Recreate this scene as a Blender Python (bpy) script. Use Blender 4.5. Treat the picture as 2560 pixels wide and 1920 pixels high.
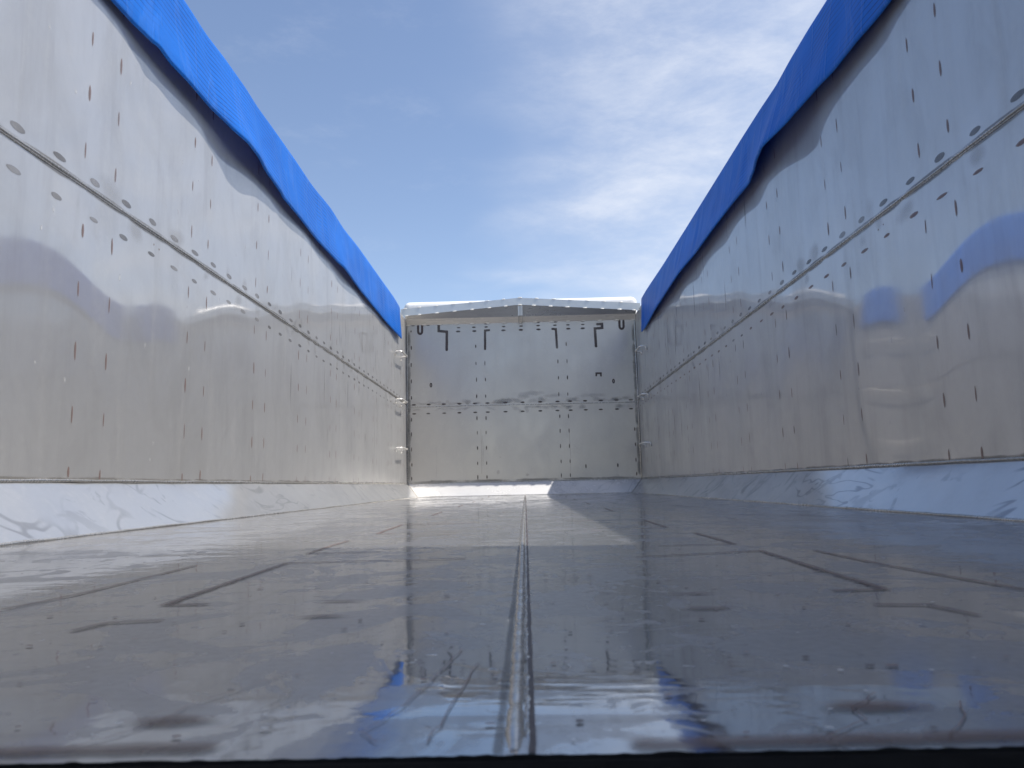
import bpy, math, random
from mathutils import Vector, Matrix, noise as mnoise

for o in list(bpy.data.objects):
    bpy.data.objects.remove(o)
S = bpy.context.scene
COL = S.collection
R = math.radians

# ------------------------------------------------------------------ camera
F_PX, YAW, PITCH, ROLL = 1852.4, -0.0151, 0.1355, -0.0224
CAM = Vector((0.0113, 0.0, 0.0991))
fw = Vector((math.sin(YAW) * math.cos(PITCH), math.cos(YAW) * math.cos(PITCH), math.sin(PITCH)))
r0 = Vector((math.cos(YAW), -math.sin(YAW), 0))
u0 = r0.cross(fw)
rt = math.cos(ROLL) * r0 + math.sin(ROLL) * u0
up = -math.sin(ROLL) * r0 + math.cos(ROLL) * u0
cd = bpy.data.cameras.new('camera')
cam = bpy.data.objects.new('camera', cd)
COL.objects.link(cam)
M3 = Matrix((rt, up, -fw)).transposed()
cam.matrix_world = Matrix.Translation(CAM) @ M3.to_4x4()
cd.sensor_width = 36
cd.lens = 36 * F_PX / 2560
cd.clip_start = 0.02
cd.clip_end = 5000
cd.dof.use_dof = True
cd.dof.focus_distance = 4.0
cd.dof.aperture_fstop = 18
S.camera = cam

# ------------------------------------------------------------------ sky, sun, exposure
SUN_EL = R(61.9)
SUN_AZ = R(96.5)          # from the right hand side of the trailer
SKY = 0.135
W = bpy.data.worlds.new('World')
S.world = W
W.use_nodes = True
nt = W.node_tree
nt.nodes.clear()


def nd(t, typ, **kw):
    n = t.nodes.new(typ)
    for k, v in kw.items():
        if k in ('inp',):
            for kk, vv in v.items():
                n.inputs[kk].default_value = vv
        else:
            setattr(n, k, v)
    return n


def math_n(t, op, a=None, b=None, c=None, clamp=False):
    n = t.nodes.new('ShaderNodeMath')
    n.operation = op
    n.use_clamp = clamp
    for i, v in enumerate((a, b, c)):
        if v is None:
            continue
        if isinstance(v, (int, float)):
            n.inputs[i].default_value = v
        else:
            t.links.new(v, n.inputs[i])
    return n.outputs[0]


def smooth(t, v, a, b, lo=0.0, hi=1.0):
    n = t.nodes.new('ShaderNodeMapRange')
    n.interpolation_type = 'SMOOTHSTEP'
    t.links.new(v, n.inputs[0])
    n.inputs[1].default_value = a
    n.inputs[2].default_value = b
    n.inputs[3].default_value = lo
    n.inputs[4].default_value = hi
    return n.outputs[0]


def mixc(t, f, a, b, blend='MIX'):
    n = t.nodes.new('ShaderNodeMix')
    n.data_type = 'RGBA'
    n.blend_type = blend
    for i, v in ((0, f), (6, a), (7, b)):
        if isinstance(v, (int, float)):
            n.inputs[i].default_value = v
        elif isinstance(v, tuple):
            n.inputs[i].default_value = v if len(v) == 4 else (*v, 1)
        else:
            t.links.new(v, n.inputs[i])
    return n.outputs[2]


sky = nd(nt, 'ShaderNodeTexSky', sky_type='NISHITA', sun_disc=False, sun_elevation=SUN_EL,
         sun_rotation=SUN_AZ, altitude=100, air_density=1.0, dust_density=0.5, ozone_density=1.6)
tc = nd(nt, 'ShaderNodeTexCoord')
sp = nd(nt, 'ShaderNodeSeparateXYZ')
nt.links.new(tc.outputs['Generated'], sp.inputs[0])
zc = math_n(nt, 'MAXIMUM', sp.outputs[2], 0.03)
px = math_n(nt, 'DIVIDE', sp.outputs[0], zc)
py = math_n(nt, 'DIVIDE', sp.outputs[1], zc)
cb = nd(nt, 'ShaderNodeCombineXYZ')
nt.links.new(px, cb.inputs[0])
nt.links.new(py, cb.inputs[1])
mp = nd(nt, 'ShaderNodeMapping')
mp.inputs['Rotation'].default_value = (R(8), R(38), R(10))
mp.inputs['Scale'].default_value = (3.2, 4.0, 9.0)
nt.links.new(tc.outputs['Generated'], mp.inputs[0])
n1 = nd(nt, 'ShaderNodeTexNoise', inp={'Scale': 2.1, 'Detail': 11.0, 'Roughness': 0.66, 'Distortion': 0.12})
nt.links.new(mp.outputs[0], n1.inputs['Vector'])
n2 = nd(nt, 'ShaderNodeTexNoise', inp={'Scale': 1.1, 'Detail': 3.0, 'Roughness': 0.5, 'Distortion': 0.3})
nt.links.new(cb.outputs[0], n2.inputs['Vector'])
az = math_n(nt, 'DIVIDE', sp.outputs[0], math_n(nt, 'MAXIMUM', sp.outputs[1], 0.05))
side = smooth(nt, math_n(nt, 'ADD', az, math_n(nt, 'MULTIPLY', math_n(nt, 'SUBTRACT', n2.outputs[0], 0.5), 0.5)),
              -0.10, 0.20)
low = smooth(nt, sp.outputs[2], 0.72, 0.20, 0.70, 1.0)
wisp = smooth(nt, n1.outputs[0], 0.30, 0.84)
m1 = math_n(nt, 'MULTIPLY', math_n(nt, 'MULTIPLY', side, low), math_n(nt, 'ADD', math_n(nt, 'MULTIPLY', wisp, 0.56), 0.24))
m2 = math_n(nt, 'MULTIPLY', smooth(nt, n1.outputs[0], 0.50, 0.85), 0.14)
mask = math_n(nt, 'MAXIMUM', m1, m2, clamp=True)
skyc = mixc(nt, 1.0, sky.outputs[0], (0.985, 0.905, 0.875), 'MULTIPLY')
skym = mixc(nt, mask, skyc, (4.6, 4.75, 5.1))
bg = nd(nt, 'ShaderNodeBackground', inp={'Strength': SKY})
nt.links.new(skym, bg.inputs[0])
wo = nd(nt, 'ShaderNodeOutputWorld')
nt.links.new(bg.outputs[0], wo.inputs[0])

ld = bpy.data.lights.new('sun', 'SUN')
ld.energy = 3.8
ld.angle = R(0.53)
ld.color = (1.0, 0.95, 0.87)
sun = bpy.data.objects.new('sun', ld)
COL.objects.link(sun)
sdir = Vector((math.cos(SUN_EL) * math.sin(SUN_AZ), math.cos(SUN_EL) * math.cos(SUN_AZ), math.sin(SUN_EL)))
sun.rotation_euler = sdir.to_track_quat('Z', 'Y').to_euler()
sun.location = (6, 3, 12)

S.render.engine = 'CYCLES'
vs = S.view_settings
vs.view_transform = 'Standard'
vs.look = 'None'
vs.exposure = 0.62
vs.gamma = 1.0
cy = S.cycles
cy.use_denoising = True
cy.max_bounces = 10
cy.glossy_bounces = 8
cy.diffuse_bounces = 4
cy.transparent_max_bounces = 16
cy.blur_glossy = 0.6
cy.sample_clamp_indirect = 6.0

# ------------------------------------------------------------------ materials


def new_mat(name):
    m = bpy.data.materials.new(name)
    m.use_nodes = True
    m.node_tree.nodes.clear()
    return m, m.node_tree


def noise_tex(t, vec, scale, detail=4, rough=0.55, dist=0.0, sc=None, rot=None):
    v = vec
    if sc or rot:
        mpn = t.nodes.new('ShaderNodeMapping')
        if sc:
            mpn.inputs['Scale'].default_value = sc
        if rot:
            mpn.inputs['Rotation'].default_value = rot
        t.links.new(vec, mpn.inputs[0])
        v = mpn.outputs[0]
    n = t.nodes.new('ShaderNodeTexNoise')
    n.inputs['Scale'].default_value = scale
    n.inputs['Detail'].default_value = detail
    n.inputs['Roughness'].default_value = rough
    n.inputs['Distortion'].default_value = dist
    t.links.new(v, n.inputs['Vector'])
    return n.outputs[0]


def steel(name, base=(0.56, 0.555, 0.55), dark=(0.49, 0.485, 0.475), r1=0.14, r1b=0.24, r2=0.5, broad=0.45,
          streak=(6.0, 6.0, 0.5), swirl=0.0, dirt=0.15, bump=0.0, bump_sc=(3, 3, 3), scratches=0.0, smear=0.0, film=0.0, film_col=(0.49, 0.49, 0.49), stains=0.0):
    m, t = new_mat(name)
    g = nd(t, 'ShaderNodeTexCoord')
    P = g.outputs['Object']
    big = noise_tex(t, P, 1.6, 5, 0.6, 0.4)
    stk = noise_tex(t, P, 5.0, 5, 0.65, 0.2, sc=streak)
    fine = noise_tex(t, P, 60.0, 3, 0.6)
    c = math_n(t, 'MULTIPLY', math_n(t, 'ADD', smooth(t, big, 0.35, 0.7), smooth(t, stk, 0.38, 0.72)), 0.5)
    col = mixc(t, c, base, dark)
    # dry film of dirt, in clouds and runs
    dm = math_n(t, 'MULTIPLY', smooth(t, math_n(t, 'ADD', math_n(t, 'MULTIPLY', stk, 0.7), math_n(t, 'MULTIPLY', fine, 0.3)), 0.48, 0.75), dirt)
    if film > 0:
        dm = math_n(t, 'ADD', dm, film, clamp=True)
    rough = math_n(t, 'ADD', r1, math_n(t, 'MULTIPLY', c, r1b - r1))
    bfac = math_n(t, 'ADD', broad - 0.08, math_n(t, 'MULTIPLY', smooth(t, big, 0.3, 0.7), 0.16))
    if swirl > 0:
        wa = noise_tex(t, P, 2.6, 2, 0.5, 2.6, sc=(1.0, 0.55, 1.0))
        gate = smooth(t, noise_tex(t, P, 1.9, 2, 0.5, 0.6), 0.47, 0.58)
        ln = smooth(t, math_n(t, 'ABSOLUTE', math_n(t, 'SUBTRACT', wa, 0.52)), 0.004, 0.030, 1.0, 0.0)
        pt = smooth(t, noise_tex(t, P, 4.5, 4, 0.6, 1.8), 0.57, 0.63)
        pt = math_n(t, 'MULTIPLY', pt, smooth(t, noise_tex(t, P, 1.1, 2, 0.5), 0.48, 0.62))
        sm = math_n(t, 'MAXIMUM', math_n(t, 'MULTIPLY', ln, gate), math_n(t, 'MULTIPLY', pt, 0.7))
        sm = math_n(t, 'MULTIPLY', sm, swirl)
        col = mixc(t, sm, col, (0.27, 0.285, 0.31))
    if smear > 0:
        s1 = noise_tex(t, P, 2.3, 4, 0.6, 2.2)
        s2 = noise_tex(t, P, 0.9, 2, 0.5, 0.5)
        sm2 = math_n(t, 'MULTIPLY', math_n(t, 'MULTIPLY', smooth(t, s1, 0.52, 0.60), smooth(t, s2, 0.45, 0.6)), smear)
        col = mixc(t, sm2, col, (0.40, 0.385, 0.36))
        rough = math_n(t, 'ADD', rough, math_n(t, 'MULTIPLY', sm2, 0.10))
    if stains > 0:
        # blotches and runs left by old loads
        e1 = noise_tex(t, P, 3.4, 6, 0.62, 0.9, sc=(1, 1, 0.6))
        e2 = noise_tex(t, P, 13.0, 4, 0.65, 0.3, sc=(1, 1, 0.12))
        st = math_n(t, 'ADD', math_n(t, 'MULTIPLY', smooth(t, e1, 0.42, 0.68), 0.6), math_n(t, 'MULTIPLY', smooth(t, e2, 0.48, 0.72), 0.5))
        st = math_n(t, 'MULTIPLY', st, stains)
        col = mixc(t, st, col, (0.30, 0.295, 0.285))
        rough = math_n(t, 'ADD', rough, math_n(t, 'MULTIPLY', st, 0.10))
    nrm = None
    if bump > 0:
        b = nd(t, 'ShaderNodeBump', inp={'Strength': 1.0, 'Distance': bump})
        bn = noise_tex(t, P, 1.0, 3, 0.5, 0.4, sc=bump_sc)
        if scratches > 0:
            sc1 = noise_tex(t, P, 12.0, 2, 0.5, 3.5, sc=(1.0, 0.35, 1))
            lines = smooth(t, math_n(t, 'ABSOLUTE', math_n(t, 'SUBTRACT', sc1, 0.5)), 0.0, 0.012, 1.0, 0.0)
            gate = smooth(t, noise_tex(t, P, 2.4, 2, 0.5), 0.55, 0.68)
            lines = math_n(t, 'MULTIPLY', math_n(t, 'MULTIPLY', lines, gate), scratches)
            col = mixc(t, lines, col, (0.20, 0.19, 0.185))
        t.links.new(bn, b.inputs['Height'])
        nrm = b.outputs[0]
    A = nd(t, 'ShaderNodeBsdfPrincipled', inp={'Metallic': 1.0})
    B = nd(t, 'ShaderNodeBsdfPrincipled', inp={'Metallic': 1.0, 'Roughness': r2})
    D = nd(t, 'ShaderNodeBsdfPrincipled', inp={'Metallic': 0.0, 'Roughness': 0.7, 'Base Color': (*film_col, 1)})
    t.links.new(col, A.inputs['Base Color'])
    t.links.new(col, B.inputs['Base Color'])
    t.links.new(rough, A.inputs['Roughness'])
    if nrm is not None:
        t.links.new(nrm, A.inputs['Normal'])
    mx = nd(t, 'ShaderNodeMixShader')
    t.links.new(bfac, mx.inputs[0])
    t.links.new(A.outputs[0], mx.inputs[1])
    t.links.new(B.outputs[0], mx.inputs[2])
    mx2 = nd(t, 'ShaderNodeMixShader')
    t.links.new(dm, mx2.inputs[0])
    t.links.new(mx.outputs[0], mx2.inputs[1])
    t.links.new(D.outputs[0], mx2.inputs[2])
    out = nd(t, 'ShaderNodeOutputMaterial')
    t.links.new(mx2.outputs[0], out.inputs[0])
    return m


def decal(name, core, edge, a=0.95, wob=0.35, soft=0.55, halo=(0.30, 0.20, 0.13), wscale=45.0, metal=0.35):
    m, t = new_mat(name)
    uv = nd(t, 'ShaderNodeUVMap')
    g = nd(t, 'ShaderNodeTexCoord')
    nz = noise_tex(t, g.outputs['Object'], wscale, 2, 0.6)
    nb = noise_tex(t, g.outputs['Object'], 3.1, 2, 0.5)
    v = nd(t, 'ShaderNodeVectorMath', operation='MULTIPLY_ADD')
    t.links.new(uv.outputs[0], v.inputs[0])
    v.inputs[1].default_value = (2, 2, 0)
    v.inputs[2].default_value = (-1, -1, 0)
    ln = nd(t, 'ShaderNodeVectorMath', operation='LENGTH')
    t.links.new(v.outputs[0], ln.inputs[0])
    d = math_n(t, 'ADD', ln.outputs['Value'], math_n(t, 'MULTIPLY', math_n(t, 'SUBTRACT', nz, 0.5), wob))
    al = math_n(t, 'MULTIPLY', smooth(t, d, 0.92, soft), math_n(t, 'MULTIPLY', smooth(t, nb, 0.25, 0.6, 0.62, 1.0), a))
    col = mixc(t, smooth(t, d, 0.50, 0.78), core, edge)
    col = mixc(t, smooth(t, d, 0.80, 0.93), col, halo)
    col = mixc(t, smooth(t, nb, 0.35, 0.65), col, (0.09, 0.085, 0.085))if wob < 0.3 else col
    A = nd(t, 'ShaderNodeBsdfPrincipled', inp={'Metallic': metal, 'Roughness': 0.5})
    t.links.new(col, A.inputs['Base Color'])
    T = nd(t, 'ShaderNodeBsdfTransparent')
    mx = nd(t, 'ShaderNodeMixShader')
    t.links.new(al, mx.inputs[0])
    t.links.new(T.outputs[0], mx.inputs[1])
    t.links.new(A.outputs[0], mx.inputs[2])
    out = nd(t, 'ShaderNodeOutputMaterial')
    t.links.new(mx.outputs[0], out.inputs[0])
    return m


def simple(name, col, rough=0.5, metal=0.0, var=0.15, scale=8.0):
    m, t = new_mat(name)
    g = nd(t, 'ShaderNodeTexCoord')
    n = noise_tex(t, g.outputs['Object'], scale, 5, 0.6)
    d = tuple(c * (1 - var) for c in col)
    l = tuple(min(1, c * (1 + var)) for c in col)
    c = mixc(t, smooth(t, n, 0.3, 0.7), d, l)
    A = nd(t, 'ShaderNodeBsdfPrincipled', inp={'Metallic': metal, 'Roughness': rough, 'Specular IOR Level': 0.04 if rough > 0.8 else 0.5})
    t.links.new(c, A.inputs['Base Color'])
    out = nd(t, 'ShaderNodeOutputMaterial')
    t.links.new(A.outputs[0], out.inputs[0])
    return m


M_WALL = steel('brushed steel wall', base=(0.64, 0.63, 0.62), dark=(0.57, 0.56, 0.545), r1=0.035, r1b=0.075, r2=0.46, broad=0.52, dirt=0.10, film=0.27, stains=0.45, film_col=(0.510, 0.505, 0.502), streak=(4, 4, 0.3),
               bump=0.0012, bump_sc=(1.2, 1.2, 0.8))
M_FRONT = steel('steel front wall', base=(0.49, 0.47, 0.44), dark=(0.44, 0.42, 0.39), r1=0.18, r1b=0.26, r2=0.5, broad=0.5, dirt=0.10, film=0.38, stains=0.30, film_col=(0.66, 0.61, 0.55), smear=0.12, streak=(2, 2, 1.2),
                bump=0.0012, bump_sc=(1.4, 1.4, 1.4))


def floor_mat():
    """worn steel floor: mirror-like sheet broken up by a dried film, scratches, cracks in the film and grit"""
    m, t = new_mat('worn steel floor')
    g = nd(t, 'ShaderNodeTexCoord')
    P = g.outputs['Object']
    big = noise_tex(t, P, 1.7, 5, 0.6, 0.8)
    mid = noise_tex(t, P, 7.0, 6, 0.62, 1.1)
    sml = noise_tex(t, P, 26.0, 5, 0.62, 0.8)
    fine = noise_tex(t, P, 130.0, 3, 0.6)
    drag = noise_tex(t, P, 1.0, 4, 0.6, 0.1, sc=(90.0, 2.2, 1))
    cross = noise_tex(t, P, 1.0, 4, 0.6, 0.2, sc=(3.0, 42.0, 1))
    film = math_n(t, 'MAXIMUM', smooth(t, mid, 0.52, 0.55), smooth(t, math_n(t, 'ADD', math_n(t, 'MULTIPLY', sml, 0.6), math_n(t, 'MULTIPLY', big, 0.4)), 0.53, 0.57))
    film = math_n(t, 'MULTIPLY', film, math_n(t, 'ADD', 0.55, math_n(t, 'MULTIPLY', fine, 0.9)))
    film2 = smooth(t, big, 0.52, 0.60)
    base = mixc(t, smooth(t, mid, 0.3, 0.7), (0.44, 0.45, 0.465), (0.355, 0.362, 0.375))
    base = mixc(t, math_n(t, 'MULTIPLY', smooth(t, drag, 0.52, 0.70), 0.30), base, (0.25, 0.245, 0.24))
    base = mixc(t, math_n(t, 'MULTIPLY', smooth(t, cross, 0.56, 0.72), 0.35), base, (0.24, 0.235, 0.23))
    base = mixc(t, math_n(t, 'MULTIPLY', film, 0.42), base, (0.27, 0.265, 0.265))
    # crooked dark lines, coarse and fine
    def crack(scale, w, dist, sc, lo, hi, gs):
        n = noise_tex(t, P, scale, 7, 0.62, dist, sc=sc)
        l = smooth(t, math_n(t, 'ABSOLUTE', math_n(t, 'SUBTRACT', n, 0.5)), 0.0, w, 1.0, 0.0)
        return math_n(t, 'MULTIPLY', l, smooth(t, noise_tex(t, P, gs, 2, 0.5, 0.3), lo, hi))
    cr = math_n(t, 'MAXIMUM', crack(7.0, 0.005, 0.15, (1, 0.5, 1), 0.52, 0.58, 4.0), crack(20.0, 0.008, 0.1, (1, 0.4, 1), 0.58, 0.63, 6.0))
    base = mixc(t, math_n(t, 'MULTIPLY', cr, 0.22), base, (0.09, 0.085, 0.085))
    pit = smooth(t, noise_tex(t, P, 75.0, 2, 0.5, 0.4), 0.70, 0.75)
    base = mixc(t, math_n(t, 'MULTIPLY', pit, 0.7), base, (0.12, 0.115, 0.11))
    rough = math_n(t, 'ADD', 0.035, math_n(t, 'MULTIPLY', film, 0.10))
    rough = math_n(t, 'ADD', rough, math_n(t, 'MULTIPLY', smooth(t, drag, 0.4, 0.7), 0.05))
    rough = math_n(t, 'ADD', rough, math_n(t, 'MULTIPLY', film2, 0.05))
    h = math_n(t, 'ADD', math_n(t, 'MULTIPLY', noise_tex(t, P, 5.5, 4, 0.55, 0.6, sc=(0.8, 1.3, 1)), 0.0011),
               math_n(t, 'MULTIPLY', noise_tex(t, P, 34.0, 3, 0.55), 0.00012))
    h = math_n(t, 'SUBTRACT', h, math_n(t, 'MULTIPLY', pit, 0.00025))
    b = nd(t, 'ShaderNodeBump', inp={'Strength': 1.0, 'Distance': 1.0})
    t.links.new(h, b.inputs['Height'])
    A = nd(t, 'ShaderNodeBsdfPrincipled', inp={'Metallic': 1.0})
    B = nd(t, 'ShaderNodeBsdfPrincipled', inp={'Metallic': 1.0, 'Roughness': 0.40})
    D = nd(t, 'ShaderNodeBsdfPrincipled', inp={'Metallic': 0.0, 'Roughness': 0.8, 'Base Color': (0.42, 0.41, 0.40, 1)})
    for X in (A, B):
        t.links.new(base, X.inputs['Base Color'])
        t.links.new(b.outputs[0], X.inputs['Normal'])
    t.links.new(rough, A.inputs['Roughness'])
    m1_ = nd(t, 'ShaderNodeMixShader')
    t.links.new(math_n(t, 'ADD', 0.14, math_n(t, 'MULTIPLY', film, 0.22)), m1_.inputs[0])
    t.links.new(A.outputs[0], m1_.inputs[1])
    t.links.new(B.outputs[0], m1_.inputs[2])
    m2_ = nd(t, 'ShaderNodeMixShader')
    t.links.new(math_n(t, 'ADD', 0.048, math_n(t, 'MULTIPLY', film, 0.055)), m2_.inputs[0])
    t.links.new(m1_.outputs[0], m2_.inputs[1])
    t.links.new(D.outputs[0], m2_.inputs[2])
    out = nd(t, 'ShaderNodeOutputMaterial')
    t.links.new(m2_.outputs[0], out.inputs[0])
    return m


M_FLOOR = floor_mat()
M_CHAM = steel('polished steel skirting', base=(0.60, 0.60, 0.60), dark=(0.54, 0.54, 0.54), r1=0.07, r1b=0.13, r2=0.45,
               broad=0.35, dirt=0.08, film=0.18, swirl=1.0, streak=(3, 3, 3))
M_CHAMF = steel('sunlit steel front skirting', base=(0.72, 0.71, 0.70), dark=(0.62, 0.61, 0.60), r1=0.22, r1b=0.32, r2=0.58,
                broad=0.65, dirt=0.05, film=0.40, swirl=0.45, streak=(3, 3, 3))  # paler than the side skirting: sun glare on this plate put into the colour
M_BEAD = steel('weld bead steel', base=(0.62, 0.60, 0.56), dark=(0.30, 0.27, 0.23), r1=0.22, r1b=0.38, r2=0.5,
               broad=0.4, dirt=0.25, streak=(20, 20, 20))
M_BEAM = steel('steel gable beam', base=(0.46, 0.445, 0.425), dark=(0.36, 0.345, 0.33), r1=0.26, r1b=0.38, r2=0.5,
               broad=0.5, dirt=0.15, smear=0.5, streak=(1.2, 4, 6))
M_SLOPE = steel('bounce lit beam underside', base=(0.70, 0.67, 0.62), dark=(0.60, 0.57, 0.53), r1=0.24, r1b=0.34, r2=0.5,
                broad=0.5, dirt=0.05, film=0.72, film_col=(0.80, 0.75, 0.68), streak=(1.2, 4, 6))  # paler and warmer than the beam, standing in for light bounced off the floor
M_CAP = simple('pale grey coated flange', (0.62, 0.66, 0.68), 0.42, 0.0, 0.04, 5)
M_ROD = steel('bright steel rod', base=(0.70, 0.68, 0.64), dark=(0.62, 0.60, 0.56), r1=0.16, r1b=0.24, r2=0.4, broad=0.3, dirt=0.05, film=0.35, film_col=(0.85, 0.82, 0.76))
M_TACK = simple('bright weld metal', (0.86, 0.82, 0.74), 0.35, 0.3, 0.06, 30)
M_WHITE = simple('white vehicle paint', (0.82, 0.82, 0.82), 0.25, 0.0, 0.02, 3)
M_RUBBER = simple('black rubber seal', (0.008, 0.008, 0.008), 0.9, 0.0, 0.3, 40)
M_GLASS = simple('dark glass', (0.02, 0.025, 0.03), 0.08, 0.0, 0.1, 2)
M_DARKSTEEL = simple('painted chassis steel', (0.05, 0.05, 0.055), 0.5, 0.0, 0.2, 8)
D_MARK = decal('heat tint mark', (0.23, 0.16, 0.145), (0.28, 0.19, 0.165), 0.84, 0.34, 0.62, wscale=90)
D_DARK = decal('burnt weld mark', (0.075, 0.055, 0.052), (0.11, 0.072, 0.062), 0.90, 0.30, 0.66, wscale=90)
D_OVAL = decal('spot weld oval', (0.27, 0.255, 0.24), (0.16, 0.145, 0.135), 0.50, 0.22, 0.78, (0.24, 0.19, 0.14), wscale=60)
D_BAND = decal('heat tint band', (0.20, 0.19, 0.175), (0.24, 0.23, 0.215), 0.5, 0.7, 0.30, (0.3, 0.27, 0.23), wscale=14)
D_FLOOR = decal('floor heat tint', (0.15, 0.088, 0.068), (0.19, 0.120, 0.090), 0.60, 0.70, 0.25, (0.24, 0.17, 0.12), wscale=32, metal=0.0)
D_RUST = decal('rust fleck', (0.42, 0.20, 0.06), (0.36, 0.18, 0.07), 0.7, 0.9, 0.3, (0.4, 0.28, 0.14), wscale=60)
D_SMUDGE = decal('grinding smudge', (0.36, 0.355, 0.345), (0.31, 0.305, 0.30), 0.20, 1.5, 0.1, (0.4, 0.39, 0.37), wscale=9)
D_NICK = decal('bright nick', (0.75, 0.75, 0.74), (0.7, 0.7, 0.69), 0.55, 0.9, 0.3, (0.66, 0.66, 0.65), wscale=70)
D_RUN = decal('dirt run', (0.24, 0.235, 0.225), (0.27, 0.265, 0.255), 0.42, 0.45, 0.1, (0.34, 0.335, 0.325), wscale=12)
D_SWIPE = decal('grinder swipe', (0.36, 0.355, 0.345), (0.33, 0.325, 0.32), 0.17, 0.9, 0.1, (0.4, 0.39, 0.37), wscale=11)
DEC = {'swipe': D_SWIPE, 'nick': D_NICK, 'run': D_RUN, 'mark': D_MARK, 'dark': D_DARK, 'oval': D_OVAL, 'band': D_BAND, 'floor': D_FLOOR, 'rust': D_RUST, 'smudge': D_SMUDGE}


def tarp_mat():
    m, t = new_mat('blue pvc tarpaulin')
    uv = nd(t, 'ShaderNodeUVMap')
    s = nd(t, 'ShaderNodeSeparateXYZ')
    t.links.new(uv.outputs[0], s.inputs[0])
    g = nd(t, 'ShaderNodeTexCoord')
    n = noise_tex(t, g.outputs['Object'], 4.0, 5, 0.6, 0.3, sc=(1, 0.4, 1))
    nl = noise_tex(t, g.outputs['Object'], 1.3, 2, 0.5)
    fl = noise_tex(t, g.outputs['Object'], 220.0, 1, 0.5)
    vv = math_n(t, 'ADD', s.outputs[1], math_n(t, 'MULTIPLY', nl, 0.10))
    wv = math_n(t, 'SINE', math_n(t, 'MULTIPLY', vv, 240.0))
    lines = math_n(t, 'MULTIPLY', smooth(t, wv, 0.6, 1.0), smooth(t, noise_tex(t, g.outputs['Object'], 2.0, 2, 0.5), 0.40, 0.6))
    c = mixc(t, smooth(t, n, 0.3, 0.7), (0.003, 0.142, 0.60), (0.006, 0.178, 0.71))
    c = mixc(t, math_n(t, 'MULTIPLY', lines, 0.75), c, (0.004, 0.055, 0.30))
    fold = noise_tex(t, g.outputs['Object'], 2.6, 3, 0.5, 0.6, sc=(0.4, 2.2, 0.5))
    crs = smooth(t, math_n(t, 'ABSOLUTE', math_n(t, 'SUBTRACT', fold, 0.5)), 0.0, 0.035, 1.0, 0.0)
    c = mixc(t, math_n(t, 'MULTIPLY', crs, 0.16), c, (0.10, 0.25, 0.68))
    c = mixc(t, math_n(t, 'MULTIPLY', smooth(t, fl, 0.76, 0.80), 0.25), c, (0.3, 0.45, 0.8))
    A = nd(t, 'ShaderNodeBsdfPrincipled', inp={'Roughness': 0.45, 'Specular IOR Level': 0.28})
    t.links.new(c, A.inputs['Base Color'])
    b = nd(t, 'ShaderNodeBump', inp={'Strength': 0.8, 'Distance': 0.006})
    hb = math_n(t, 'ADD', math_n(t, 'ADD', n, math_n(t, 'MULTIPLY', crs, 0.35)), math_n(t, 'MULTIPLY', lines, -0.10))
    t.links.new(hb, b.inputs['Height'])
    t.links.new(b.outputs[0], A.inputs['Normal'])
    T = nd(t, 'ShaderNodeBsdfTranslucent')
    t.links.new(c, T.inputs[0])
    mx = nd(t, 'ShaderNodeMixShader')
    mx.inputs[0].default_value = 0.20
    t.links.new(A.outputs[0], mx.inputs[1])
    t.links.new(T.outputs[0], mx.inputs[2])
    out = nd(t, 'ShaderNodeOutputMaterial')
    t.links.new(mx.outputs[0], out.inputs[0])
    return m


M_TARP = tarp_mat()


def ground_mat():
    m, t = new_mat('concrete yard')
    g = nd(t, 'ShaderNodeTexCoord')
    a = noise_tex(t, g.outputs['Object'], 0.25, 5, 0.6)
    b = noise_tex(t, g.outputs['Object'], 9.0, 5, 0.65)
    c = mixc(t, smooth(t, a, 0.35, 0.65), (0.17, 0.165, 0.155), (0.25, 0.245, 0.23))
    c = mixc(t, math_n(t, 'MULTIPLY', smooth(t, b, 0.4, 0.7), 0.35), c, (0.12, 0.118, 0.11))
    A = nd(t, 'ShaderNodeBsdfPrincipled', inp={'Roughness': 0.85})
    t.links.new(c, A.inputs['Base Color'])
    out = nd(t, 'ShaderNodeOutputMaterial')
    t.links.new(A.outputs[0], out.inputs[0])
    return m


# ------------------------------------------------------------------ mesh helpers


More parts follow.
